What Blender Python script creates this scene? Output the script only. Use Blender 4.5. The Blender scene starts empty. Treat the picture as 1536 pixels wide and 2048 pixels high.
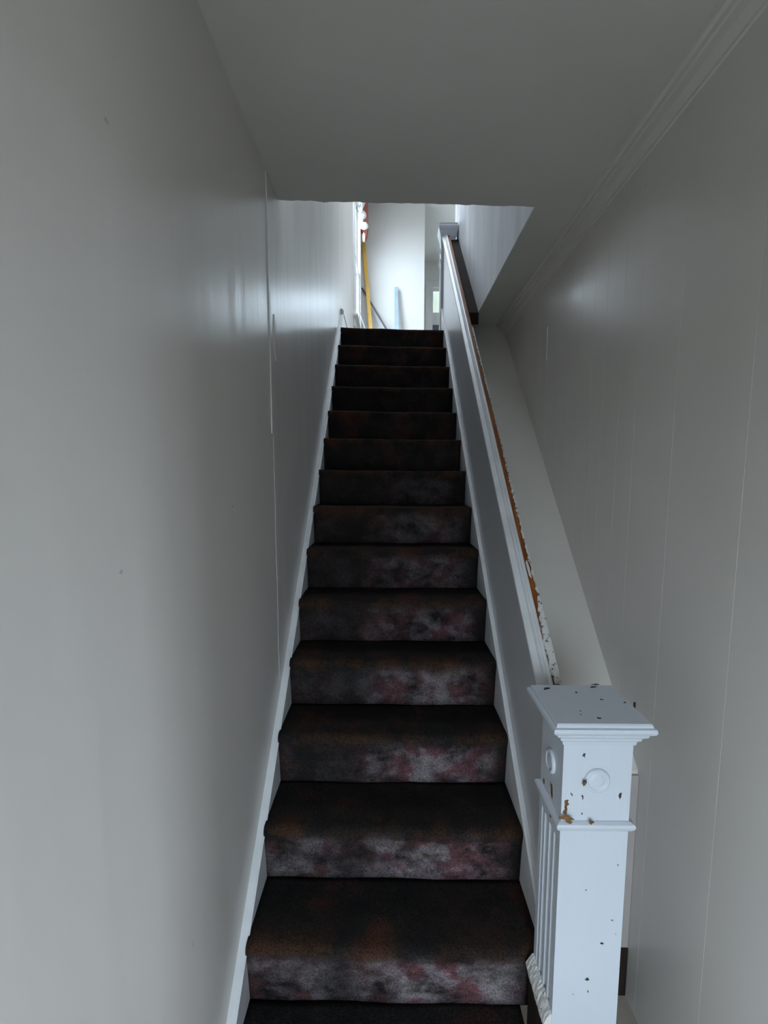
import bpy, bmesh, math, random
from mathutils import Vector
random.seed(7)
S = bpy.context.scene
COL = S.collection

# ---------------------------------------------------------------- camera
EYE = 1.794
F, YP, TH, YAW = 1000.0, 1073.4, 0.1183, 0.0135       # focal length / principal row in pixels of 1536x2048
cam_d = bpy.data.cameras.new('camera')
cam_d.sensor_fit = 'HORIZONTAL'; cam_d.sensor_width = 36.0
cam_d.lens = F / 1536 * 36.0
cam_d.shift_y = (YP - 1024) / 1536
cam_d.clip_start = 0.02
cam = bpy.data.objects.new('camera', cam_d); COL.objects.link(cam)
cam.location = (0, 0, EYE)
cam.rotation_euler = (math.pi / 2 - TH, 0, YAW)
S.camera = cam

# ---------------------------------------------------------------- world (overcast sky) and exposure
w = bpy.data.worlds.new('sky'); S.world = w; w.use_nodes = True
bg = w.node_tree.nodes['Background']
bg.inputs[0].default_value = (0.74, 0.865, 1.0, 1)
bg.inputs[1].default_value = 14.0
S.view_settings.view_transform = 'Standard'; S.view_settings.look = 'None'
S.view_settings.gamma = 1.0; S.view_settings.use_curve_mapping = False
S.view_settings.exposure = 0.30

def portal(name, loc, rot, sx, sy):
    l = bpy.data.lights.new(name, 'AREA'); l.shape = 'RECTANGLE'; l.size = sx; l.size_y = sy
    l.cycles.is_portal = True
    o = bpy.data.objects.new(name, l); o.location = loc; o.rotation_euler = rot; COL.objects.link(o)

# ---------------------------------------------------------------- place constants
XL, XR = -0.455, 0.82            # faces of the left and the right wall
CZ = 2.90                        # lower ceiling
F2 = 3.06                        # upper floor
C2 = 5.87                        # upper ceiling
R0, RUN, RISE = 1.1085, 0.24, 0.204
SL = RISE / RUN
def N(y): return SL * (y - 0.8395)       # line through the nosings
YB = -1.25                       # entry wall behind the camera
DX0, DX1, DZ0, DZ1 = -.28, 0.52, 0.50, 2.05   # glazed light of the front door behind the camera
SX, SY0, SY1, SZ0, SZ1 = 3.40, -.45, .30, .85, 2.15  # unseen side-room window, added to light the left wall through the cased opening
KX0, KX1, KY0, KY1 = -.3, .5, 4.6, 5.8       # skylight over the landing, unseen, added to brighten the stairwell walls
W1Y0, W1Y1, W1Z0, W1Z1 = 6.45, 7.50, 3.77, 5.55   # upstairs side window
YE = 8.00                        # upstairs end wall
YF = 10.06                        # far upstairs wall
W2X0, W2X1, W2Z0, W2Z1 = 0.80, 1.55, 3.75, 5.39
portal('door_portal', ((DX0+DX1)/2, YB - .08, (DZ0+DZ1)/2), (-math.pi/2, 0, math.pi), DX1-DX0, DZ1-DZ0)
portal('added_side_portal', (SX + .11, (SY0+SY1)/2, (SZ0+SZ1)/2), (0, math.pi/2, 0), SZ1-SZ0, SY1-SY0)
portal('added_skylight_portal', ((KX0+KX1)/2, (KY0+KY1)/2, C2 + .09), (0, 0, 0), KX1-KX0, KY1-KY0)
portal('window_portal', (XL - .12, (W1Y0+W1Y1)/2, (W1Z0+W1Z1)/2), (0, -math.pi/2, 0), W1Z1-W1Z0, W1Y1-W1Y0)

def pix(u, v, y):                # point at depth y seen at pixel (u, v)
    a, b = (u - 768) / F, (YP - v) / F
    c, s = math.cos(TH), math.sin(TH)
    yy, z = c + b*s, b*c - s
    x = a*math.cos(YAW) - yy*math.sin(YAW); yw = a*math.sin(YAW) + yy*math.cos(YAW)
    k = y / yw
    return Vector((x*k, y, EYE + z*k))

# ---------------------------------------------------------------- mesh helpers
def obj(name, bm, mat, parent=None, smooth=False):
    bmesh.ops.recalc_face_normals(bm, faces=bm.faces[:])
    me = bpy.data.meshes.new(name); bm.to_mesh(me); bm.free()
    if smooth:
        me.polygons.foreach_set('use_smooth', [True]*len(me.polygons))
    if mat: me.materials.append(mat)
    o = bpy.data.objects.new(name, me); COL.objects.link(o)
    if parent: o.parent = parent
    return o
def empty(name, loc=(0,0,0)):
    o = bpy.data.objects.new(name, None); COL.objects.link(o); o.location = loc; o.empty_display_size = .1
    return o
def tag(o, label, cat, group=None):
    o['label'] = label; o['category'] = cat
    if group: o['group'] = group
    return o
def struct(o, label=None):
    o['kind'] = 'structure'
    if label: o['label'] = label
    return o
def BM(): return bmesh.new()
def box(bm, x0, x1, y0, y1, z0, z1, bev=0, seg=2):
    v = [bm.verts.new((x, y, z)) for x in (x0, x1) for y in (y0, y1) for z in (z0, z1)]
    fs = [bm.faces.new([v[i] for i in q]) for q in ((0,1,3,2),(4,6,7,5),(0,4,5,1),(2,3,7,6),(0,2,6,4),(1,5,7,3))]
    if bev:
        es = set(e for f in fs for e in f.edges)
        bmesh.ops.bevel(bm, geom=list(es), offset=bev, segments=seg, affect='EDGES', profile=.5)
    return bm
def prism(bm, poly, fn0, fn1):
    """poly of 2-D points, mapped by fn0 / fn1 to the two end caps"""
    a = [bm.verts.new(fn0(p)) for p in poly]; b = [bm.verts.new(fn1(p)) for p in poly]
    n = len(poly)
    bm.faces.new(a); bm.faces.new(b[::-1])
    for i in range(n): bm.faces.new((a[i], a[(i+1) % n], b[(i+1) % n], b[i]))
    return bm
def prism_x(bm, yz, x0, x1): return prism(bm, yz, lambda p: (x0, p[0], p[1]), lambda p: (x1, p[0], p[1]))
def sweep(bm, prof, ys, base):
    """prof (x, dz) carried along y, height base(y); prof closed"""
    rings = [[bm.verts.new((x, y, base(y) + h)) for x, h in prof] for y in ys]
    n = len(prof)
    bm.faces.new(rings[0][::-1]); bm.faces.new(rings[-1])
    for r0, r1 in zip(rings, rings[1:]):
        for i in range(n): bm.faces.new((r0[i], r0[(i+1) % n], r1[(i+1) % n], r1[i]))
    return bm
def wall_yz(bm, x0, x1, y0, y1, z0, z1, hole=None):
    if not hole: return box(bm, x0, x1, y0, y1, z0, z1)
    a, b, c, d = hole
    box(bm, x0, x1, y0, a, z0, z1); box(bm, x0, x1, b, y1, z0, z1)
    box(bm, x0, x1, a, b, z0, c); box(bm, x0, x1, a, b, d, z1); return bm
def wall_xz(bm, x0, x1, y0, y1, z0, z1, hole=None):
    if not hole: return box(bm, x0, x1, y0, y1, z0, z1)
    a, b, c, d = hole
    box(bm, x0, a, y0, y1, z0, z1); box(bm, b, x1, y0, y1, z0, z1)
    if c > z0: box(bm, a, b, y0, y1, z0, c)
    box(bm, a, b, y0, y1, d, z1); return bm

def wall_xy(bm, x0, x1, y0, y1, z0, z1, hole):
    a, b, c, d = hole
    box(bm, x0, a, y0, y1, z0, z1); box(bm, b, x1, y0, y1, z0, z1)
    box(bm, a, b, y0, c, z0, z1); box(bm, a, b, d, y1, z0, z1); return bm

# ---------------------------------------------------------------- materials
def newmat(name):
    m = bpy.data.materials.new(name); m.use_nodes = True
    nt = m.node_tree
    return m, nt, nt.nodes['Principled BSDF']
def noise(nt, scale, detail=3, stretch=None, rough=.5):
    tc = nt.nodes.new('ShaderNodeNewGeometry')
    n = nt.nodes.new('ShaderNodeTexNoise'); n.inputs['Scale'].default_value = scale
    n.inputs['Detail'].default_value = detail; n.inputs['Roughness'].default_value = rough
    if stretch:
        mp = nt.nodes.new('ShaderNodeMapping'); mp.inputs['Scale'].default_value = stretch
        nt.links.new(tc.outputs['Position'], mp.inputs[0]); nt.links.new(mp.outputs[0], n.inputs['Vector'])
    else:
        nt.links.new(tc.outputs['Position'], n.inputs['Vector'])
    return n
def ramp(nt, src, stops):
    r = nt.nodes.new('ShaderNodeValToRGB')
    e = r.color_ramp.elements
    while len(e) < len(stops): e.new(.5)
    for i, (p, c) in enumerate(stops):
        e[i].position = p
        e[i].color = c if len(c) == 4 else (*c, 1)
    nt.links.new(src, r.inputs[0]); return r
def g(v): return (v, v, v)
def mixc(nt, fac, a, b):
    m = nt.nodes.new('ShaderNodeMix'); m.data_type = 'RGBA'
    if hasattr(fac, 'links'): nt.links.new(fac, m.inputs[0])
    else: m.inputs[0].default_value = fac
    for s, i in ((a, 6), (b, 7)):
        if isinstance(s, tuple): m.inputs[i].default_value = (*s, 1)
        else: nt.links.new(s, m.inputs[i])
    return m.outputs[2]
def mth(nt, op, a, b=None):
    m = nt.nodes.new('ShaderNodeMath'); m.operation = op
    for s, i in ((a, 0), (b, 1)):
        if s is None: continue
        if isinstance(s, (int, float)): m.inputs[i].default_value = s
        else: nt.links.new(s, m.inputs[i])
    return m.outputs[0]
def bump(nt, bs, h, strength, dist=.002, prev=None):
    b = nt.nodes.new('ShaderNodeBump'); b.inputs['Strength'].default_value = strength
    b.inputs['Distance'].default_value = dist
    nt.links.new(h, b.inputs['Height'])
    if prev is not None: nt.links.new(prev, b.inputs['Normal'])
    if bs is not None: nt.links.new(b.outputs[0], bs.inputs['Normal'])
    return b.outputs[0]

def paint(name, col, col2, rough=.4, nscale=1.6, stretch=None, bumps=((60, .15, .001),), spec=.5, rvar=.0, marks=(), streak=None):
    m, nt, bs = newmat(name)
    n = noise(nt, nscale, 4, stretch)
    r = ramp(nt, n.outputs[0], [(.35, col2), (.65, col)])
    c = r.outputs[0]
    if marks:
        geo = nt.nodes.new('ShaderNodeNewGeometry')
        nn = noise(nt, 260, 2)
        for (p, rad, mc) in marks:
            sub = nt.nodes.new('ShaderNodeVectorMath'); sub.operation = 'SUBTRACT'; sub.inputs[1].default_value = p
            nt.links.new(geo.outputs['Position'], sub.inputs[0])
            dv = nt.nodes.new('ShaderNodeVectorMath'); dv.operation = 'DIVIDE'; dv.inputs[1].default_value = rad
            nt.links.new(sub.outputs[0], dv.inputs[0])
            ln = nt.nodes.new('ShaderNodeVectorMath'); ln.operation = 'LENGTH'; nt.links.new(dv.outputs[0], ln.inputs[0])
            k = mth(nt, 'ADD', ln.outputs[1], mth(nt, 'MULTIPLY', nn.outputs[0], .9))
            mk = ramp(nt, k, [(.75, g(1)), (1.0, g(0))])
            c = mixc(nt, mk.outputs[0], c, mc)
    nt.links.new(c, bs.inputs['Base Color'])
    if rvar:
        rr = nt.nodes.new('ShaderNodeMapRange'); rr.inputs[3].default_value = rough - rvar; rr.inputs[4].default_value = rough + rvar
        nr = noise(nt, 3.5, 3, stretch); nt.links.new(nr.outputs[0], rr.inputs[0]); nt.links.new(rr.outputs[0], bs.inputs['Roughness'])
    else: bs.inputs['Roughness'].default_value = rough
    bs.inputs['Specular IOR Level'].default_value = spec
    prev = None
    for (sc, st, di) in bumps:
        prev = bump(nt, bs, noise(nt, sc, 3).outputs[0], st, di, prev)
    if streak:
        for (sc, stv, st, di) in streak:
            prev = bump(nt, bs, noise(nt, sc, 3, stv).outputs[0], st, di, prev)
    return m

def mk(u, v, x=None):            # point on the left wall at a pixel
    lo, hi = .2, 8.
    for _ in range(60):
        mid = (lo+hi)/2
        if pix(u, v, mid).x > XL: lo = mid
        else: hi = mid
    return tuple(pix(u, v, lo))
GREY = (.16, .15, .15)
M = {}
M['wall_left'] = paint('gloss_wall_paint', (.69, .645, .60), (.64, .60, .56), .30, .9, (1, 1, .35), ((25, .10, .002),), .6, .015,
    marks=[(mk(213, 241), (.3, .016, .010), (.45, .44, .42)), (mk(465, 1013), (.3, .008, .006), GREY), (mk(386, 1888), (.3, .005, .016), (.3, .3, .3)),
           (mk(242, 1144), (.3, .012, .008), (.42, .41, .4))],
    streak=[(3.0, (1, 2.2, .25), .20, .02)])
M['plaster'] = paint('streaky_plaster', (.70, .66, .62), (.62, .585, .555), .30, 2.2, (1, 3, .5), ((40, .15, .002),), .6, .015,
    streak=[(9, (1, 2.5, .3), .22, .01)])
M['wall_right'] = paint('panel_paint', (.69, .65, .605), (.64, .605, .56), .25, 1.3, None, ((120, .12, .001),), .6)
M['ceiling'] = paint('ceiling_paint', (.65, .63, .585), (.59, .57, .53), .6, 1.1, None, ((90, .25, .0015),), .3)
M['upper_wall'] = paint('upper_wall_paint', (.70, .69, .67), (.65, .64, .62), .36, 1.0)
M['chalk'] = paint('chalky_plaster', (.84, .85, .87), (.68, .69, .72), .55, 2.6, (1, 2.2, .45), ((30, .3, .003),), .4,
    marks=[(tuple(pix(947, 563, 4.0) ), (.2, .02, .05), (.3, .3, .33))])
M['trim'] = paint('trim_paint', (.70, .70, .71), (.62, .62, .62), .38, 9, None, ((70, .25, .0015),), .5)
M['sash'] = paint('window_paint', (.72, .72, .72), (.66, .66, .66), .4, 6)
M['half_wall'] = paint('half_wall_paint', (.62, .62, .64), (.57, .57, .59), .29, 1.5, None, ((60, .12, .001),), .6)
M['casing_front_shaded'] = paint('pinkish_shaded_paint', (.42, .37, .35), (.37, .33, .31), .6, 3)  # boarding front darkened in colour for the shade behind the newel
M['boarding'] = paint('boarding_paint', (.69, .645, .585), (.63, .59, .535), .42, 1.8, None, ((45, .2, .002),), .45)

def trim_chipped(name, base, chip, amount, scale):
    m, nt, bs = newmat(name)
    n = noise(nt, scale, 6, None, .65)
    r = ramp(nt, n.outputs[0], [(amount, chip), (amount + .02, base)])
    nt.links.new(r.outputs[0], bs.inputs['Base Color']); bs.inputs['Roughness'].default_value = .42
    hr = ramp(nt, n.outputs[0], [(amount, g(0)), (amount + .02, g(1))])
    p = bump(nt, bs, hr.outputs[0], .5, .001)
    bump(nt, bs, noise(nt, 30, 3, (2, 2, .25)).outputs[0], .35, .003, p)
    return m
M['newel'] = trim_chipped('newel_paint', (.57, .60, .65), (.20, .15, .11), .285, 26)
M['chipped'] = trim_chipped('chipped_paint', (.66, .65, .62), (.06, .045, .035), .37, 45)
M['rag'] = trim_chipped('ragged_plaster', (.62, .60, .57), (.12, .10, .09), .42, 60)

def wood(name, c1, c2, stretch, rough=.45):
    m, nt, bs = newmat(name)
    n = noise(nt, 14, 5, stretch)
    r = ramp(nt, n.outputs[0], [(.3, c1), (.7, c2)])
    nt.links.new(r.outputs[0], bs.inputs['Base Color']); bs.inputs['Roughness'].default_value = rough; bs.inputs['Specular IOR Level'].default_value = .15
    bump(nt, bs, n.outputs[0], .3, .002); return m
M['barewood'] = wood('bare_stained_wood', (.13, .040, .010), (.32, .105, .026), (8, .6, .6))
M['darkwood'] = wood('old_dark_wood', (.014, .010, .008), (.034, .022, .016), (8, .6, .6), .9)
M['rawwood'] = wood('raw_chip_wood', (.10, .055, .022), (.24, .13, .05), (4, 4, .6), .7)
M['nick'] = wood('dark_nick', (.03, .025, .03), (.07, .055, .05), (1, 1, 1), .8)

def carpet():
    m, nt, bs = newmat('worn_carpet')
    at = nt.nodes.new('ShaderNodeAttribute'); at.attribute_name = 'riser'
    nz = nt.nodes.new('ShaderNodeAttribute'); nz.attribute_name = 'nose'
    rn = nt.nodes.new('ShaderNodeAttribute'); rn.attribute_name = 'lit_patch'
    big = noise(nt, 5.5, 5, None, .62)
    c = ramp(nt, big.outputs[0], [(.36, (.013, .012, .0115)), (.54, (.019, .0165, .0155)), (.65, (.040, .018, .015)), (.78, (.060, .027, .024))]).outputs[0]
    med = noise(nt, 9, 4, (1, .6, .6), .6)
    orange = mth(nt, 'MULTIPLY', nz.outputs['Fac'], ramp(nt, med.outputs[0], [(.42, g(0)), (.66, g(.45))]).outputs[0])
    c = mixc(nt, orange, c, (.085, .036, .012))
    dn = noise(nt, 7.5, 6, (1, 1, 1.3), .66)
    lit_dust = mth(nt, 'MULTIPLY', mth(nt, 'MULTIPLY', at.outputs['Fac'], rn.outputs['Fac']), ramp(nt, dn.outputs[0], [(.36, g(0)), (.60, g(1))]).outputs[0])  # dusty wear that also paints the lit patches on the lower risers
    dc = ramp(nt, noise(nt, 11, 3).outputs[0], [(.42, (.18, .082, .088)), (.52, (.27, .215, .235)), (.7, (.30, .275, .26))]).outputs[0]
    c = mixc(nt, mth(nt, 'MULTIPLY', lit_dust, .85), c, dc)
    fine = noise(nt, 190, 3, None, .75)
    sp = ramp(nt, fine.outputs[0], [(.32, g(.35)), (.68, g(1.6))]).outputs[0]
    mm = nt.nodes.new('ShaderNodeMix'); mm.data_type = 'RGBA'; mm.blend_type = 'MULTIPLY'; mm.inputs[0].default_value = 1
    nt.links.new(c, mm.inputs[6]); nt.links.new(sp, mm.inputs[7])
    nt.links.new(mm.outputs[2], bs.inputs['Base Color'])
    bs.inputs['Roughness'].default_value = 1.0; bs.inputs['Specular IOR Level'].default_value = .08
    p = bump(nt, bs, fine.outputs[0], .8, .004)
    bump(nt, bs, noise(nt, 35, 3).outputs[0], .35, .008, p)
    return m
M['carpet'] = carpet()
def plain(name, col, rough=.5, n=None, metallic=0):
    m, nt, bs = newmat(name)
    nn = noise(nt, 8, 3); c2 = tuple(v*.8 for v in col)
    nt.links.new(ramp(nt, nn.outputs[0], [(.3, c2), (.7, col)]).outputs[0], bs.inputs['Base Color'])
    bs.inputs['Roughness'].default_value = rough; bs.inputs['Metallic'].default_value = metallic; return m
M['floor'] = wood('floor_boards', (.34, .30, .25), (.44, .39, .33), (1, .15, 1))
M['yellow'] = plain('yellow_paint', (.85, .50, .07), .45)
M['bluegrey'] = plain('blue_grey_board', (.36, .46, .56), .5)
M['darkmetal'] = plain('dark_grey_metal', (.10, .10, .13), .45)

M['ground'] = plain('pavement', (.28, .27, .25), .9)
M['shade'] = plain('pale_blind', (.72, .72, .62), .8)
def cloth(name, c1, c2):
    m, nt, bs = newmat(name)
    nt.links.new(ramp(nt, noise(nt, 60, 2).outputs[0], [(.3, tuple(v*.93 for v in c1)), (.7, c1)]).outputs[0], bs.inputs['Base Color']); bs.inputs['Roughness'].default_value = .9
    tr = nt.nodes.new('ShaderNodeBsdfTranslucent'); tr.inputs[0].default_value = (*c2, 1)
    mx = nt.nodes.new('ShaderNodeMixShader'); mx.inputs[0].default_value = .5
    nt.links.new(bs.outputs[0], mx.inputs[1]); nt.links.new(tr.outputs[0], mx.inputs[2])
    nt.links.new(mx.outputs[0], nt.nodes['Material Output'].inputs[0]); return m
M['voile'] = cloth('white_voile', (.85, .85, .85), (.9, .9, .9))
M['terracotta'] = cloth('terracotta_cloth', (.72, .30, .23), (.75, .32, .25))
def blind():
    m, nt, bs = newmat('cream_blind'); bs.inputs['Base Color'].default_value = (.8, .8, .68, 1); bs.inputs['Roughness'].default_value = .9
    tr = nt.nodes.new('ShaderNodeBsdfTranslucent'); tr.inputs[0].default_value = (.115, .115, .095, 1)
    n = noise(nt, 40, 2); nt.links.new(ramp(nt, n.outputs[0], [(.3, (.41, .42, .38)), (.7, (.47, .48, .43))]).outputs[0], tr.inputs[0])
    mx = nt.nodes.new('ShaderNodeMixShader'); mx.inputs[0].default_value = .6
    nt.links.new(bs.outputs[0], mx.inputs[1]); nt.links.new(tr.outputs[0], mx.inputs[2])
    nt.links.new(mx.outputs[0], nt.nodes['Material Output'].inputs[0]); return m
M['blind'] = blind()
def glass():
    m, nt, bs = newmat('window_glass')
    t = nt.nodes.new('ShaderNodeBsdfTransparent'); t.inputs[0].default_value = (.93, .95, .95, 1)
    gl = nt.nodes.new('ShaderNodeBsdfGlossy'); gl.inputs['Roughness'].default_value = .02
    lw = nt.nodes.new('ShaderNodeLayerWeight'); lw.inputs[0].default_value = .5
    fr = nt.nodes.new('ShaderNodeMath'); fr.operation = 'POWER'; fr.inputs[1].default_value = 5.0
    nt.links.new(lw.outputs['Facing'], fr.inputs[0])
    mx = nt.nodes.new('ShaderNodeMixShader')
    nt.links.new(fr.outputs[0], mx.inputs[0]); nt.links.new(t.outputs[0], mx.inputs[1]); nt.links.new(gl.outputs[0], mx.inputs[2])
    nt.links.new(mx.outputs[0], nt.nodes['Material Output'].inputs[0]); return m
M['glass'] = glass()

# ================================================================ structure
struct(obj('floor', box(BM(), XL-.2, SX+.14, YB-.15, 6.0, -.1, 0), M['floor']))
struct(obj('floor_upper', box(BM(), XL-.1, 2.6, 4.60, YF+.1, F2-.20, F2), M['floor']))
struct(obj('ground', box(BM(), -40, 40, -40, 40, -.55, -.45), M['ground']))
struct(obj('floor_porch', box(BM(), -1.2, 1.6, -2.6, YB-.15, -.45, -.12), M['ground']))

# left wall: one long wall with the upstairs side window in it
wl = struct(obj('wall_left', wall_yz(BM(), XL-.14, XL, YB-.15, YF+.1, 0, C2, (W1Y0, W1Y1, W1Z0, W1Z1)), M['wall_left']))
# streaky finish sheet beyond the seam (plaster skim, 3 mm proud)
SEAM = 1.95
pts = [(SEAM+.02, 1.0)]
bm = BM()
y1 = W1Y0 - .11
rows = 26
left = []
for i in range(rows + 1):
    z = .95 + (C2 - .02 - .95) * i / rows
    left.append((SEAM + .012 + random.uniform(-.006, .006), z))
poly = left + [(y1, C2 - .02), (y1, 3.31), (4.70, 3.31)]
prism_x(bm, poly, XL - .001, XL + .0009)
obj('plaster_skim', bm, M['plaster'], wl)
# seam bead with a torn flap
bm = BM(); a = []; b = []
for i in range(24):
    z = 1.96 + .93 * i / 23
    wv = .005 + .004 * random.random() + (.004 if z < 2.5 else 0)
    yc = SEAM - .004 + .003 * math.sin(z * 9)
    a.append((yc - wv, z)); b.append((yc + wv, z))
prism_x(bm, a + b[::-1], XL - .001, XL + .0035)
obj('seam_bead', bm, M['trim'], wl)
bm = BM()
prism_x(bm, [(2.005, 2.30), (2.013, 2.42), (2.035, 2.385), (2.04, 2.31), (2.03, 2.25)], XL + .0005, XL + .004)
obj('torn_flap', bm, M['boarding'], wl)

# right wall: random-width grooved boards on a backing
OY = .70                         # the wall is open to the side room up to here
bm = BM(); box(bm, XR + .006, XR + .14, OY, 4.5, 0, CZ + .1); box(bm, XR + .006, XR + .14, YB - .15, OY, 2.25, CZ + .1)
wr = struct(obj('wall_right', bm, M['wall_right']))
struct(obj('trim_2', box(BM(), XR - .012, XR + .152, OY - .02, OY + .09, 0, 2.26, .004), M['trim']))
struct(obj('ceiling_side_room', box(BM(), XR + .14, SX + .14, YB - .15, 1.2, CZ, CZ + .16), M['ceiling']))
struct(obj('wall_side_room_back', box(BM(), XR + .14, SX + .14, 1.1, 1.2, 0, CZ), M['upper_wall']))
struct(obj('wall_side_room_front', box(BM(), XR + .14, SX + .14, YB - .15, YB, 0, CZ), M['upper_wall']))
struct(obj('wall_side_room_window', wall_yz(BM(), SX, SX + .14, YB, 1.1, 0, CZ, (SY0, SY1, SZ0, SZ1)), M['upper_wall']))
ys = [.79, .95, 1.18, 1.49, 1.73, 1.855, 2.0, 2.12, 2.26, 2.385, 2.52, 2.73, 2.9, 3.2, 3.5, 3.86]
for y0, y1 in zip(ys, ys[1:]):
    bm = BM(); e = .0008
    # board with chamfered long edges: profile in (x, y)
    pr = [(XR + .008, y0), (XR + .0012, y0), (XR, y0 + e), (XR, y1 - e), (XR + .0012, y1), (XR + .008, y1)]
    prism(bm, pr, lambda p: (p[0], p[1], 0.0), lambda p: (p[0], p[1], CZ))
    obj('wall_board', bm, M['wall_right'], wr)
# dark open joint on one board
bm = BM(); q0 = pix(1098, 598, 2.735); q1 = pix(1094, 655, 2.735)
prism_x(bm, [(2.728, 2.40), (2.738, 2.41), (2.740, 2.56), (2.734, 2.575)], XR - .004, XR + .002)
obj('open_joint', bm, M['half_wall'], wr)

# entry wall behind the camera with the front door opening
we = struct(obj('wall_entry', wall_xz(BM(), XL-.14, XR+.14, YB-.15, YB, 0, CZ+.1, (DX0, DX1, DZ0, DZ1)), M['upper_wall']))

# lower ceiling, cut off where the stairwell opens; the cut edge is ragged
bm = BM()
edge = []
n = 40
for i in range(n + 1):
    t = i / n
    x = XL + t * (.596 - XL)
    edge.append((x, 2.150 + .062 * t + random.uniform(-.004, .004) + (.006 if .12 < t < .3 and random.random() < .4 else 0)))
top = [(XL - .1, YB - .1), (XR + .1, YB - .1), (XR + .1, 3.90), (.596, 3.90)] + edge[::-1] + [(XL - .1, 2.15)]
prism(bm, top, lambda p: (p[0], p[1], CZ), lambda p: (p[0], p[1], F2))
struct(obj('ceiling', bm, M['ceiling']))
# upper shell
struct(obj('ceiling_upper', wall_xy(BM(), XL-.14, 2.6, 2.0, YF+.15, C2, C2+.1, (KX0, KX1, KY0, KY1)), M['upper_wall']))
struct(obj('wall_stairwell_front', box(BM(), XL-.02, .72, 2.05, 2.14, F2, C2), M['upper_wall']))
struct(obj('wall_stairwell_right', box(BM(), .59, .70, 2.19, 4.93, CZ + .003, C2), M['chalk']))
struct(obj('wall_upper_return', box(BM(), .70, 2.6, 4.83, 4.93, F2, C2), M['upper_wall']))
struct(obj('wall_upper_right', box(BM(), 2.5, 2.6, 4.93, YF+.1, F2, C2), M['upper_wall']))
struct(obj('wall_upper_end', box(BM(), XL, .505, YE, YE+.12, F2, C2), M['upper_wall']))
struct(obj('wall_upper_passage', box(BM(), .385, .505, YE+.12, YF, F2, C2), M['upper_wall']))
struct(obj('wall_upper_far', wall_xz(BM(), .375, 2.6, YF, YF+.12, F2, C2, (W2X0, W2X1, W2Z0, W2Z1)), M['upper_wall']))

# crown moulding along the right wall
prof = [(XR + .004, CZ), (XR - .048, CZ), (XR - .045, CZ - .010), (XR - .034, CZ - .014), (XR - .032, CZ - .026), (XR - .026, CZ - .030),
        (XR - .020, CZ - .052), (XR - .009, CZ - .070), (XR - .006, CZ - .074), (XR - .006, CZ - .083), (XR + .004, CZ - .087)]
bm = BM(); prism(bm, prof, lambda p: (p[0], YB, p[1]), lambda p: (p[0], 3.86, p[1]))
struct(obj('trim_1', bm, M['wall_right']))

# sloped boarding between the half wall and the right wall (boxed in below)
def BD(y): return 1.73 + .905 * (y - 2.56)
YBX = 1.565
bm = BM()
prism_x(bm, [(YBX, 0), (YBX, BD(YBX)), (3.86, BD(3.86)), (4.55, BD(4.55)), (4.55, 0)], .505, XR + .002)
wc = struct(obj('wall_stair_casing', bm, M['boarding']))
obj('front_board', box(BM(), .507, XR - .001, YBX - .010, YBX + .002, .18, BD(YBX) - .012), M['casing_front_shaded'], wc)
bm = BM(); box(bm, .585, XR, YBX - .014, YBX + .004, 0, .185, .003)
struct(obj('baseboard_casing', bm, M['darkwood']))

# ---------------------------------------------------------------- windows
def window_yz(name, xf, y0, y1, z0, z1):
    root = struct(empty(name, (xf, (y0+y1)/2, z0)))
    def part(nm, bm, mat):
        o = obj(nm, bm, mat, root); o.matrix_parent_inverse = root.matrix_world.inverted() if False else o.matrix_parent_inverse
        o.location = (-xf, -(y0+y1)/2, -z0); return o
    part('casing', box(BM(), xf - .002, xf + .022, y0 - .11, y0 + .004, z0 - .02, z1 + .12, .004), M['sash'])
    part('casing', box(BM(), xf - .002, xf + .022, y1 - .004, y1 + .11, z0 - .02, z1 + .12, .004), M['sash'])
    part('head_casing', box(BM(), xf - .002, xf + .026, y0 - .12, y1 + .12, z1 - .004, z1 + .13, .004), M['sash'])
    part('window_sill', box(BM(), xf - .10, xf + .055, y0 - .13, y1 + .13, z0 - .034, z0, .008), M['sash'])
    part('apron', box(BM(), xf - .002, xf + .018, y0 - .10, y1 + .10, z0 - .14, z0 - .034, .003), M['sash'])
    xm = xf - .035
    zm = (z0 + z1) / 2
    for (a, b, dx) in ((z0, zm + .02, .0), (zm - .02, z1, -.03)):
        s = BM()
        box(s, xm + dx, xm + dx + .03, y0, y0 + .045, a, b); box(s, xm + dx, xm + dx + .03, y1 - .045, y1, a, b)
        box(s, xm + dx, xm + dx + .03, y0 + .045, y1 - .045, a, a + .05); box(s, xm + dx, xm + dx + .03, y0 + .045, y1 - .045, b - .04, b)
        so = part('sash', s, M['sash'])
        p = obj('pane', box(BM(), xm + dx + .013, xm + dx + .016, y0 + .04, y1 - .04, a + .04, b - .03), M['glass'], so)
    return root
window_yz('window_1', XL, W1Y0, W1Y1, W1Z0, W1Z1)

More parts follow.
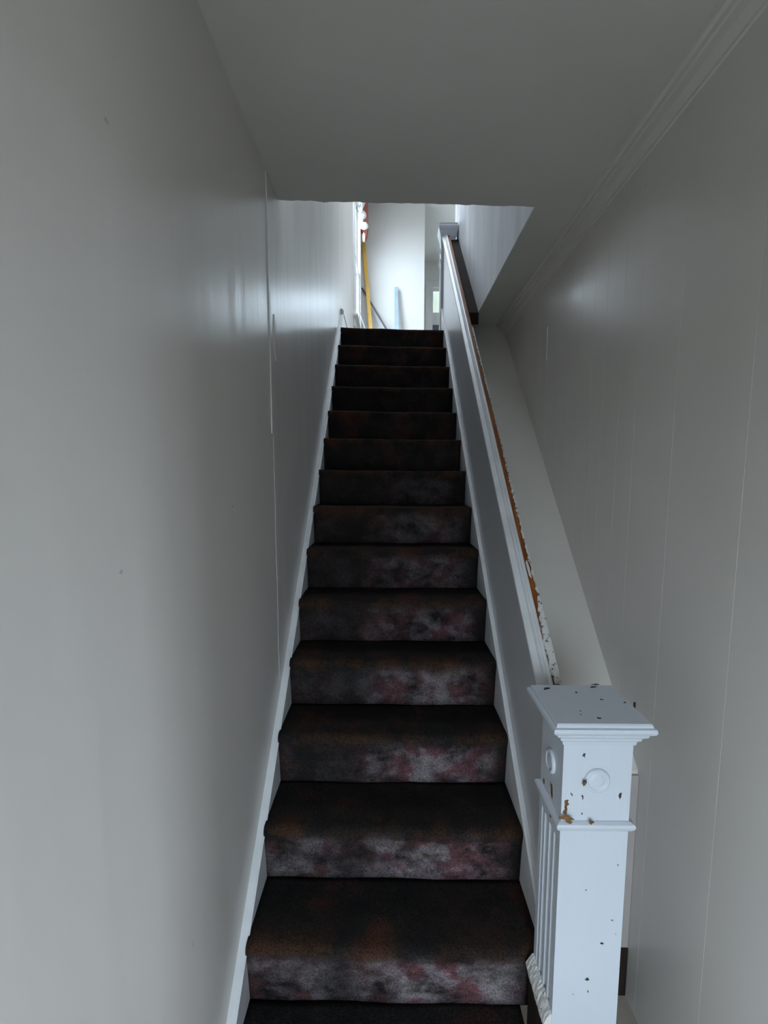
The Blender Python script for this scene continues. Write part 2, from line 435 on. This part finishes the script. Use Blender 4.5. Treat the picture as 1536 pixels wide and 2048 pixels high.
w2 = struct(empty('window_2', ((W2X0+W2X1)/2, YF, W2Z0)))
def p2(nm, bm, mat, par=None):
    o = obj(nm, bm, mat, par or w2)
    if par is None: o.location = (-(W2X0+W2X1)/2, -YF, -W2Z0)
    return o
CW = .135
for x in (W2X0 - CW, W2X1):
    p2('casing', box(BM(), x, x + CW, YF - .022, YF + .002, W2Z0 - .03, W2Z1 + .13, .006), M['sash'])
p2('head_casing', box(BM(), W2X0, W2X1, YF - .022, YF + .002, W2Z1, W2Z1 + .13, .006), M['sash'])
p2('window_sill', box(BM(), W2X0 - .16, W2X1 + .16, YF - .06, YF + .06, W2Z0 - .035, W2Z0, .006), M['sash'])
zA, zB = 4.955, 4.755
for (a, b, dy) in ((zB + .004, W2Z1, .06), (W2Z0, zB, .03)):
    s = BM()
    box(s, W2X0, W2X0 + .012, YF + dy, YF + dy + .03, a, b); box(s, W2X1 - .04, W2X1, YF + dy, YF + dy + .03, a, b)
    hi = zA if a > W2Z0 else a + .05
    box(s, W2X0 + .012, W2X1 - .04, YF + dy, YF + dy + .03, a, hi); box(s, W2X0 + .012, W2X1 - .04, YF + dy, YF + dy + .03, b - .042, b)
    so = p2('sash', s, M['sash'])
    p2('pane', box(BM(), W2X0 + .01, W2X1 - .03, YF + dy + .012, YF + dy + .015, a + .04, b - .02), M['glass'], so)
p2('curtain_panel', box(BM(), W2X0 + .004, W2X0 + .19, YF + .104, YF + .112, zB + .1, W2Z1 - .03), M['blind'])
p2('screen_panel', box(BM(), W2X0 + .004, W2X0 + .19, YF + .008, YF + .02, W2Z0 + .05, zB - .042), M['darkmetal'])

# glazed front door behind the camera
d1 = struct(empty('door_1', ((DX0+DX1)/2, YB, 0)))
def pd(nm, bm, mat='trim'):
    o = obj(nm, bm, M[mat], d1); o.location = (-(DX0+DX1)/2, -YB, 0)
a, b = DX0 - .13, DX1 + .13
pd('casing', box(BM(), a - .10, a, YB - .002, YB + .022, 0, 2.24, .004)); pd('casing', box(BM(), b, b + .10, YB - .002, YB + .022, 0, 2.24, .004))
pd('head_casing', box(BM(), a, b, YB - .002, YB + .022, 2.14, 2.24, .004))
pd('door_leaf', wall_xz(BM(), a, b, YB - .002, YB + .012, 0, 2.14, (DX0, DX1, DZ0, DZ1)))
pd('pane', box(BM(), DX0, DX1, YB - .05, YB - .046, DZ0, DZ1), 'glass')

# upstairs baseboard on the left wall and end wall
bl = BM()
prism(bl, [(XL, F2), (XL + .020, F2), (XL + .020, 3.255), (XL + .028, 3.262), (XL + .028, 3.285), (XL + .012, 3.300), (XL, 3.300)],
      lambda p: (p[0], 4.70, p[1]), lambda p: (p[0], YE, p[1]))
struct(obj('baseboard_left', bl, M['trim']))
struct(obj('baseboard_end', box(BM(), XL + .03, .495, YE - .022, YE, F2, 3.29, .004), M['trim']))

# ================================================================ staircase
X0, X1 = -0.430, 0.447
stair = tag(empty('staircase', (0, R0, 0)), 'steep straight staircase with dark worn stained carpet between white skirting boards', 'staircase')
def put(o):                       # world-space mesh under the staircase empty
    o.location = (0, -R0, 0); return o
NX = 30
def step(i):
    yr = R0 + RUN * i; z0 = RISE * i; z1 = z0 + RISE
    last = (i == 14)
    yb = yr + (RUN if not last else .16)
    prof = [(yr, z0 - .004, 1, 0), (yr - .004, z0 + .03, 1, 0), (yr - .009, z0 + .075, 1, 0), (yr - .014, z0 + .115, 1, 0), (yr - .019, z1 - .055, .85, .1),
            (yr - .025, z1 - .035, .35, .6), (yr - .029, z1 - .020, .1, 1), (yr - .026, z1 - .008, 0, 1), (yr - .016, z1 - .001, 0, 1),
            (yr, z1 + .001, 0, .9), (yr + .03, z1, 0, .6), (yr + .08, z1 - .001, 0, .25), (yr + .14, z1, 0, 0), (yb - .02, z1, 0, 0), (yb + .004, z1 + .001, 0, 0)]
    bm = BM()
    la = bm.verts.layers.float.new('riser'); lb = bm.verts.layers.float.new('nose'); lc = bm.verts.layers.float.new('lit_patch')
    rnd = random.Random(i * 13 + 5)
    ph = rnd.uniform(0, 6.28)
    grid = []
    settle = .0030 * max(0, i - 5)
    xs1 = X1 if i > 0 else .3945
    for (y, z, r, nn) in prof:
        row = []
        for j in range(NX + 1):
            t = j / NX
            x = X0 + t * (xs1 - X0)
            dz = settle * (.30 - t) - .003 * math.sin(math.pi * t) * (1 if nn > .3 else .3)
            dy = .0025 * math.sin(5 * t + ph) + .0015 * math.sin(17 * t + 2 * ph) + rnd.uniform(-.0006, .0006)
            dz += .0012 * math.sin(13 * t + ph) + rnd.uniform(-.0006, .0006)
            v = bm.verts.new((x, y + dy, z + dz))
            v[la] = r; v[lb] = nn
            tx = max(0, min(1, (t - .28) / .25)) * max(0, min(1, (.97 - t) / .10))  # painted light: right part of the riser lit, middle left in shadow
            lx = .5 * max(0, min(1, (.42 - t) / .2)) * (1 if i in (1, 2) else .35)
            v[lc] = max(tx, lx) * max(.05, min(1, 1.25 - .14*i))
            row.append(v)
        grid.append(row)
    for a, b in zip(grid, grid[1:]):
        for j in range(NX): bm.faces.new((a[j], a[j+1], b[j+1], b[j]))
    # close the solid (sides, back, underside)
    bl_ = [bm.verts.new((X0, yb + .004, z0 - .004)), bm.verts.new((xs1, yb + .004, z0 - .004))]
    bm.faces.new([r[0] for r in grid] + [bl_[0]]); bm.faces.new([r[-1] for r in grid][::-1] + [bl_[1]])
    bm.faces.new(grid[-1] + [bl_[1], bl_[0]]); bm.faces.new(grid[0][::-1] + [bl_[0], bl_[1]])
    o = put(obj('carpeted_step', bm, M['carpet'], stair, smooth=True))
    return o
for i in range(15): step(i)
def skirt(name, xa, xb, dtop, y0, y1, bead_in):
    """sloping skirting board with a rounded top edge; xa wall side, xb stair side"""
    d = 1 if xb > xa else -1
    prof = [(xa, -.42), (xb, -.42), (xb, dtop - .014), (xb + d*.003, dtop - .010), (xb + d*.003, dtop - .004), (xb - d*.004, dtop + .001), (xa, dtop)]
    ysl = [y0 + (y1 - y0) * k / 40 for k in range(41)]
    bm = BM()
    wob = {y: random.uniform(-.0012, .0012) for y in ysl}
    rings = []
    for y in ysl:
        rings.append([bm.verts.new((x, y, max(0, N(y) + h) + (wob[y] if h > -.1 else 0))) for x, h in prof])
    n = len(prof); bm.faces.new(rings[0][::-1]); bm.faces.new(rings[-1])
    for r0, r1 in zip(rings, rings[1:]):
        for i in range(n): bm.faces.new((r0[i], r0[(i+1) % n], r1[(i+1) % n], r1[i]))
    return put(obj(name, bm, M['trim'], stair))
skirt('skirting_board', XL + .0002, X0, -.030, 1.00, 4.705, True)
skirt('skirting_board', X1 + .0138, X1, .034, 1.301, 4.670, True)

# ================================================================ half wall with hand rail
hw = tag(empty('half_wall_banister', (.48, 1.30, 0)), 'low white stair wall topped by a moulded rail with bare brown wood strip', 'banister')
def ph(o): o.location = (-.48, -1.30, 0); return o
RT = .628                        # rail lower edge above the nosing line
YN0, YN1 = 1.295, 4.675
bm = BM()
prism_x(bm, [(YN0, 0), (YN0, N(YN0)+RT+.01), (YN1, N(YN1)+RT+.01), (YN1, N(YN1)-.5)], X1 + .014, .506)
ph(obj('wall_panel', bm, M['half_wall'], hw))
ysl = [YN0 + (YN1 - YN0) * k / 24 for k in range(25)]
def railbase(y): return N(y) + RT
rp = [(.4615, -.012), (.449, -.012), (.445, -.006), (.445, .006), (.448, .010), (.466, .014), (.468, .020), (.4695, .023), (.472, .023), (.474, .019),
      (.479, .019), (.481, .025), (.486, .028), (.491, .025), (.492, .016), (.492, -.012)]
ph(obj('rail', sweep(BM(), rp, ysl, railbase), M['trim'], hw))
ph(obj('bare_wood_strip', sweep(BM(), [(.491, -.015), (.491, .018), (.494, .020), (.510, .019), (.513, .016), (.513, -.05), (.5055, -.05), (.5055, -.015)], ysl, railbase), M['barewood'], hw))
# dark board put in for the shaded gap between strip and upper wall
ysl2 = [3.535 + (4.68 - 3.535) * k / 12 for k in range(13)]
ph(obj('gap_shade_board', sweep(BM(), [(.512, -.10), (.512, -.022), (.5905, -.022), (.5905, -.10)], ysl2, railbase), M['darkwood'], hw))
# ragged plaster left on the strip at its lower end, and a thin broken paint edge further up
def ragged(y0, y1, n, xin, xout, h, seed):
    r = random.Random(seed); bm = BM()
    a, b = [], []
    for k in range(n + 1):
        t = k / n; y = y0 + (y1 - y0) * t
        a.append((xin(t) + r.uniform(-.004, .004), y)); b.append((xout + r.uniform(-.001, .001), y))
    poly = a + b[::-1]
    prism(bm, poly, lambda p: (p[0], p[1], railbase(p[1]) + .0175), lambda p: (p[0], p[1], railbase(p[1]) + h))
    return bm
ph(obj('plaster_remnant', ragged(1.30, 1.70, 70, lambda t: .4935 + .014 * max(0, t - .72) / .28, .516, .0305, 3), M['rag'], hw))
ph(obj('paint_edge', ragged(1.70, 3.3, 160, lambda t: .5115 - .002*math.sin(t*9), .5165, .0215, 5), M['rag'], hw))
bm = BM()
prism(bm, [(.497, 1.775), (.504, 1.765), (.505, 1.80), (.502, 1.83), (.496, 1.82)], lambda p: (p[0], p[1], railbase(p[1]) + .018), lambda p: (p[0], p[1], railbase(p[1]) + .0225))
ph(obj('paint_flake', bm, M['trim'], hw))

# ================================================================ newel posts
def ringbox(bm, cx, cy, layers):
    """square stacked mouldings: layers (half width, z) closed to a solid"""
    rings = [[bm.verts.new((cx + sx*h, cy + sy*h, z)) for sx, sy in ((-1,-1),(1,-1),(1,1),(-1,1))] for h, z in layers]
    bm.faces.new(rings[0][::-1]); bm.faces.new(rings[-1])
    for a, b in zip(rings, rings[1:]):
        for i in range(4): bm.faces.new((a[i], a[(i+1) % 4], b[(i+1) % 4], b[i]))
    return bm
def rosette(bm, R, t):
    """turned disc with raised rim, axis +z from z=0"""
    prof = [(0, t*.75), (R*.30, t*.80), (R*.52, t*.72), (R*.60, t*.35), (R*.66, t*.30), (R*.74, t*.80), (R*.84, t), (R*.94, t*.75), (R, t*.25), (R, -.002)]
    n = 40; rings = []
    for r, z in prof[1:]:
        rings.append([bm.verts.new((r*math.cos(2*math.pi*k/n), r*math.sin(2*math.pi*k/n), z)) for k in range(n)])
    c = bm.verts.new((0, 0, prof[0][1]))
    for k in range(n): bm.faces.new((c, rings[0][k], rings[0][(k+1) % n]))
    for a, b in zip(rings, rings[1:]):
        for k in range(n): bm.faces.new((a[k], b[k], b[(k+1) % n], a[(k+1) % n]))
    bm.faces.new(rings[-1])
    return bm
def newel(label, cx, cy, h, zb, zcol, zneck, ztop, capo, plinth=None):
    """h half width; zb base; zcol collar; zneck underside of cap; ztop cap top"""
    root = tag(empty('newel_post', (cx, cy, zb)), label, 'newel post')
    def p(o, par=None):
        if par is None: o.location = (-cx, -cy, -zb)
        return o
    k = h / .0825
    # shaft with a sunk fluted panel on the stair-side face
    bm = BM()
    x0, x1, y0, y1 = cx - h, cx + h, cy - h, cy + h
    ztp = zcol
    prof = []
    fl = [(-.058, -.040), (-.028, -.004), (.010, .034), (.044, .060)]
    pts = [(x0, y0)]
    for (a, b) in fl:
        a *= k; b *= k
        pts += [(x0, cy + a), (x0 + .008*k, cy + a + .005*k), (x0 + .008*k, cy + b - .005*k), (x0, cy + b)]
    pts += [(x0, y1), (x1, y1), (x1, y0)]
    zf0 = zb if plinth is None else plinth
    prism(bm, pts, lambda q: (q[0], q[1], zb), lambda q: (q[0], q[1], zcol - .055*k))
    sh = p(obj('shaft', bm, M['newel'], root))
    bm = BM(); box(bm, x0, x1, y0, y1, zcol - .055*k, zneck + .004)
    nk = p(obj('neck', bm, M['newel'], root))
    cl = .013 * k
    co = p(obj('collar', ringbox(BM(), cx, cy, [(h - .004, zcol - .020*k), (h + cl*.35, zcol - .018*k), (h + cl*.8, zcol - .011*k), (h + cl, zcol - .004*k), (h + cl*.85, zcol + .002*k), (h + cl*.3, zcol + .006*k), (h - .004, zcol + .008*k)]), M['newel'], root))
    o = capo
    H = ztop - zneck
    cap = p(obj('cap', ringbox(BM(), cx, cy, [(h - .004, zneck - .012*k), (h + o*.10, zneck - .010*k), (h + o*.16, zneck), (h + o*.34, zneck + H*.10), (h + o*.36, zneck + H*.2), (h + o*.62, zneck + H*.34), (h + o*.66, zneck + H*.44),
        (h + o*.92, zneck + H*.56), (h + o*1.0, zneck + H*.66), (h + o*.96, zneck + H*.80), (h + o*.80, zneck + H*.84), (h + o*.78, zneck + H*.93), (h + o*.70, ztop), ]), M['newel'], root))
    zr = (zcol + zneck) / 2 + .005*k
    Rr = .031 * k
    a = obj('rosette', rosette(BM(), Rr, .008*k), M['newel'], nk, True); a.rotation_euler = (math.pi/2, 0, 0); a.location = (cx, cy - h, zr)
    b = obj('rosette', rosette(BM(), Rr, .008*k), M['newel'], nk, True); b.rotation_euler = (0, -math.pi/2, 0); b.location = (cx - h, cy, zr)
    return root, p, dict(shaft=sh, neck=nk, collar=co, cap=cap)
NC = (.498, 1.2175); NH = .0825
ZC, ZN, ZT = .957, 1.170, 1.2255
root, pp, PT = newel('large white box newel post with chipped square cap at the foot of the stairs', NC[0], NC[1], NH, 0.0, ZC, ZN, ZT, .037)
# stair-side plinth: dark worn board under a chipped white moulding
PL = .408
x0 = NC[0] - NH
pp(obj('plinth', box(BM(), x0 - .012, x0 + .002, NC[1] - NH + .002, NC[1] + NH, 0, PL - .02), M['darkwood'], root))
bm = BM()
lay = [(x0 + .002, PL - .026), (x0 - .020, PL - .026), (x0 - .021, PL - .012), (x0 - .014, PL + .004), (x0 - .004, PL + .016), (x0 + .002, PL + .018)]
ysq = [NC[1] - NH + .001 + (2*NH) * k / 30 for k in range(31)]
rings = [[bm.verts.new((x + (random.uniform(-.001, .001) if x < x0 else 0), y, z + random.uniform(-.0015, .0015))) for x, z in lay] for y in ysq]
bm.faces.new(rings[0][::-1]); bm.faces.new(rings[-1])
for r0, r1 in zip(rings, rings[1:]):
    for i in range(6): bm.faces.new((r0[i], r0[(i+1) % 6], r1[(i+1) % 6], r1[i]))
pp(obj('base_moulding', bm, M['chipped'], root))

# paint chips, each a thin irregular flake
def chip(par, pp, u, v, plane, r, mat, ang=0., asp=1., n=11):
    """flake lying on the newel: plane 'front' (y const), 'left' (x const) or 'top' (z const)"""
    kind, val = plane
    lo, hi = .5, 2.5
    if kind == 'front': c = pix(u, v, val)
    else:
        for _ in range(60):
            mid = (lo+hi)/2; q = pix(u, v, mid)
            d = (q.x - val) if kind == 'left' else (val - q.z)
            if d < 0: lo = mid
            else: hi = mid
        c = pix(u, v, lo)
    rr = random.Random(int(u*7+v)); bm = BM(); poly = []
    for k in range(n):
        a = 2*math.pi*k/n; rad = r * rr.uniform(.35, 1.3)
        s, t = rad*math.cos(a)*asp, rad*math.sin(a)
        poly.append((s*math.cos(ang) - t*math.sin(ang), s*math.sin(ang) + t*math.cos(ang)))
    th = .0006
    if kind == 'front': f = lambda d: (lambda p: (c.x + p[0], val - d, c.z + p[1]))
    elif kind == 'left': f = lambda d: (lambda p: (val - d, c.y + p[0], c.z + p[1]))
    else: f = lambda d: (lambda p: (c.x + p[0], c.y + p[1], val + d))
    prism(bm, poly, f(-.0005), f(th))
    return obj('paint_chip', bm, mat, par)
yF = NC[1] - NH; xL_ = NC[0] - NH
FR, LF, TP = ('front', yF), ('left', xL_), ('top', ZT)
for (u, v, r, ang, asp, mt) in ((1133, 1606, .0075, 1.4, 1.7, 'rawwood'), (1131, 1622, .008, 1.3, 1.5, 'rawwood'), (1168, 1510, .004, 1.8, 2.0, 'nick'), (1176, 1487, .003, .4, 2.4, 'nick'),
        (1241, 1590, .004, 1.3, 2.4, 'nick'), (1165, 1594, .0025, 1.6, 2.5, 'nick'), (1143, 1588, .002, 2.2, 3, 'nick'), (1164, 1627, .002, 1.5, 2, 'nick'),
        (1172, 1780, .002, 0, 1, 'nick'), (1204, 1887, .0035, 0, 1.3, 'nick'), (1236, 1730, .002, 0, 1, 'nick'), (1174, 1958, .004, 0, 1.5, 'nick'), (1176, 1983, .002, 1.5, 2, 'nick')):
    chip(PT['neck' if v < 1700 else 'shaft'], pp, u, v, FR, r, M[mt], ang, asp)
chip(PT['neck'], pp, 1170, 1562, ('front', yF - .0075), .004, M['nick'], .8, 1.5); chip(PT['neck'], pp, 1169, 1567, ('front', yF - .0072), .005, M['rawwood'], 1.5, 1.3)
chip(PT['collar'], pp, 1135, 1639, ('front', yF - .0122), .008, M['rawwood'], -.25, 2.2); chip(PT['collar'], pp, 1183, 1644, ('front', yF - .0125), .006, M['rawwood'], -.4, 1.4)
for (u, v, r, ang, asp, mt) in ((1103, 1580, .010, 1.3, 1.8, 'rawwood'), (1088, 1562, .006, 1.5, 2.2, 'rawwood'), (1101, 1629, .007, 1.2, 1.2, 'rawwood')):
    chip(PT['neck'], pp, u, v, LF, r, M[mt], ang, asp)
for (u, v, r, ang, asp, mt) in ((1095, 1377, .006, .3, 2.6, 'nick'), (1153, 1385, .003, 1.4, 2.0, 'nick'), (1203, 1399, .0035, 0, 1.5, 'nick'), (1186, 1374, .005, .2, 2.4, 'nick'),
        (1190, 1369, .004, 0, 2.6, 'nick'), (1250, 1405, .003, .9, 2.2, 'nick'), (1161, 1422, .002, 1.5, 2, 'nick'), (1198, 1436, .004, -.5, 1.6, 'nick'), (1161, 1429, .002, 1, 1, 'nick')):
    chip(PT['cap'], pp, u, v, TP, r, M[mt], ang, asp)
# bent nail sticking out of the cap's far side
bm = BM()
q = pix(1289, 1425, 1.22)
xN = NC[0] + NH + .037
box(bm, xN - .012, xN + .004, 1.218, 1.222, 1.204, 1.208); box(bm, xN + .001, xN + .005, 1.218, 1.222, 1.204, 1.226)
obj('bent_nail', bm, M['nick'], PT['cap'])

TC = (.502, 4.735)
root2, pp2, PT2 = newel('small white newel post standing at the head of the stairs', TC[0], TC[1], .063, 2.80, 3.70, 3.885, 4.0, .022)

# ================================================================ things upstairs
def stick(name, label, cat, p0, p1, w_, t_, mat, w1=None):
    """straight bar from p0 (foot) to p1 (head), width across x, thickness along y"""
    w1 = w1 or w_
    bm = BM(); d = (p1 - p0).normalized()
    sx = Vector((1, 0, 0)); sx = (sx - d * sx.dot(d)).normalized(); sy = d.cross(sx)
    rings = []
    for (c, ww) in ((p0, w_), (p1, w1)):
        rings.append([bm.verts.new(c + sx*a*ww/2 + sy*b*t_/2 - p0) for a, b in ((-1,-1),(1,-1),(1,1),(-1,1))])
    bm.faces.new(rings[0][::-1]); bm.faces.new(rings[1])
    for i in range(4): bm.faces.new((rings[0][i], rings[0][(i+1) % 4], rings[1][(i+1) % 4], rings[1][i]))
    bmesh.ops.bevel(bm, geom=bm.edges[:], offset=.003, segments=1, affect='EDGES')
    o = obj(name, bm, mat); o.location = p0
    return tag(o, label, cat)
def foot(u0, v0, u1, v1, y0, yh):
    """extend the seen line to the upper floor; head at (u0, v0) depth yh, foot depth y0"""
    h = pix(u0, v0, yh); q = pix(u1, v1, y0 + (yh - y0) * .6)
    d = q - h; k = (F2 + .012 - h.z) / d.z
    return h + d * k, h
a, b = foot(727, 484, 741, 655, YE - .5, YE - .05)
stick('yellow_pole', 'long yellow pole leaning against the upstairs end wall beside the window', 'pole', a, b, .062, .03, M['yellow'], .05)
a, b = foot(724, 576, 771, 655, YE - .4, YE - .04)
stick('metal_rod', 'long dark grey rod leaning behind the yellow pole', 'rod', a, b, .026, .02, M['darkmetal'])
a, b = foot(718, 622, 730, 655, 6.9, 7.4)
stick('metal_rod', 'short dark rod leaning under the upstairs window', 'rod', a, b, .016, .016, M['darkmetal'])
a, b = foot(792.5, 575, 793.5, 655, YE - .25, YE - .05)
stick('board', 'pale blue-grey board leaning alone against the upstairs end wall', 'board', a, b, .068, .045, M['bluegrey'], .055)

# curtain valance at the upstairs window, seen edge on
va = tag(empty('window_valance', (XL + .07, 6.95, 5.75)), 'terracotta curtain valance with white scalloped ruffles at the upstairs window', 'curtain')
def pv(o): o.location = (-(XL+.07), -6.95, -5.75); return o
def drape(xo, amp, z_top, zlow, y0, y1, ns, thick, mat, nm, sc):
    bm = BM(); nz = 10; ny = ns * 12
    f = []; bk = []
    for i in range(ny + 1):
        t = i / ny; y = y0 + (y1 - y0) * t
        sw = abs(math.sin(math.pi * t * ns))
        zl = zlow + sc * (1 - sw)
        rf, rb = [], []
        for j in range(nz + 1):
            s = j / nz; z = z_top + (zl - z_top) * s
            x = xo + amp * (.35 + .65*s) * math.sin(t * ns * 6.28 * 1.5) + .05 * s * math.sin(s * 5)
            rf.append(bm.verts.new((x, y, z))); rb.append(bm.verts.new((x - thick, y, z)))
        f.append(rf); bk.append(rb)
    for i in range(ny):
        for j in range(nz):
            bm.faces.new((f[i][j], f[i+1][j], f[i+1][j+1], f[i][j+1])); bm.faces.new((bk[i][j], bk[i][j+1], bk[i+1][j+1], bk[i+1][j]))
    for i in range(ny):
        bm.faces.new((f[i][0], bk[i][0], bk[i+1][0], f[i+1][0])); bm.faces.new((f[i][-1], f[i+1][-1], bk[i+1][-1], bk[i][-1]))
    for j in range(nz):
        bm.faces.new((f[0][j], f[0][j+1], bk[0][j+1], bk[0][j])); bm.faces.new((f[-1][j], bk[-1][j], bk[-1][j+1], f[-1][j+1]))
    pv(obj(nm, bm, mat, va, True))
drape(XL + .085, .012, 5.78, 5.42, 6.75, 7.5, 3, .004, M['voile'], 'ruffle', .08)
# gathered terracotta end of the swag, pleated in depth
YS = 7.56
def swag_end(outline, mat, nm, y0, dep, npl):
    bm = BM(); rings = []
    for k in range(npl * 2 + 1):
        y = y0 + dep * k / (npl * 2); dx = .010 * (k % 2)
        rings.append([bm.verts.new(pix(u, v, y0) + Vector((-dx, y - y0, 0))) for u, v in outline])
    n = len(outline); bm.faces.new(rings[0]); bm.faces.new(rings[-1][::-1])
    for r0, r1 in zip(rings, rings[1:]):
        for i in range(n): bm.faces.new((r0[i], r0[(i+1) % n], r1[(i+1) % n], r1[i]))
    pv(obj(nm, bm, mat, va))
swag_end([(722.5, 398), (735, 398), (735.3, 425), (735.6, 450), (734.5, 462), (731.5, 472), (728.5, 467), (725.5, 460), (721, 455), (720.5, 430)], M['terracotta'], 'swag', YS, .16, 4)
def puff(u, v, ru, rv, y):
    """gathered ruffle end: a squashed, scalloped puff of cloth"""
    c = pix(u, v, y); k = y / 1000. ; bm = BM(); na, nb = 18, 9; rings = []
    for i in range(1, nb):
        th = math.pi * i / nb
        rings.append([bm.verts.new((c.x + ru*k*math.sin(th)*math.cos(a)*(1 + .10*math.sin(5*a)), c.y + .05*math.sin(th)*math.sin(a)*(1 + .10*math.sin(5*a)), c.z + rv*k*math.cos(th)))
                      for a in (2*math.pi*q/na for q in range(na))])
    t = bm.verts.new((c.x, c.y, c.z + rv*k)); b = bm.verts.new((c.x, c.y, c.z - rv*k))
    for q in range(na):
        bm.faces.new((t, rings[0][q], rings[0][(q+1) % na])); bm.faces.new((b, rings[-1][(q+1) % na], rings[-1][q]))
        for r0, r1 in zip(rings, rings[1:]): bm.faces.new((r0[q], r1[q], r1[(q+1) % na], r0[(q+1) % na]))
    pv(obj('ruffle', bm, M['voile'], va, True))
for (u, v, ru, rv) in ((719, 412, 5.5, 9), (724, 430, 8, 8), (722, 442, 4.5, 4), (728, 452, 8, 6.5), (727.5, 475, 2.5, 8)): puff(u, v, ru, rv, 7.48)
bm = BM()
for k in range(1):
    n = 12
    r = [[bm.verts.new((XL + .07 + .012*math.cos(6.283*i/n), y, 5.78 + .012*math.sin(6.283*i/n))) for i in range(n)] for y in (6.3, 7.9)]
    bm.faces.new(r[0]); bm.faces.new(r[1][::-1])
    for i in range(n): bm.faces.new((r[0][i], r[0][(i+1) % n], r[1][(i+1) % n], r[1][i]))
for y in (6.32, 7.88): box(bm, XL, XL + .07, y - .006, y + .006, 5.774, 5.786)
pv(obj('curtain_rod', bm, M['darkmetal'], va))
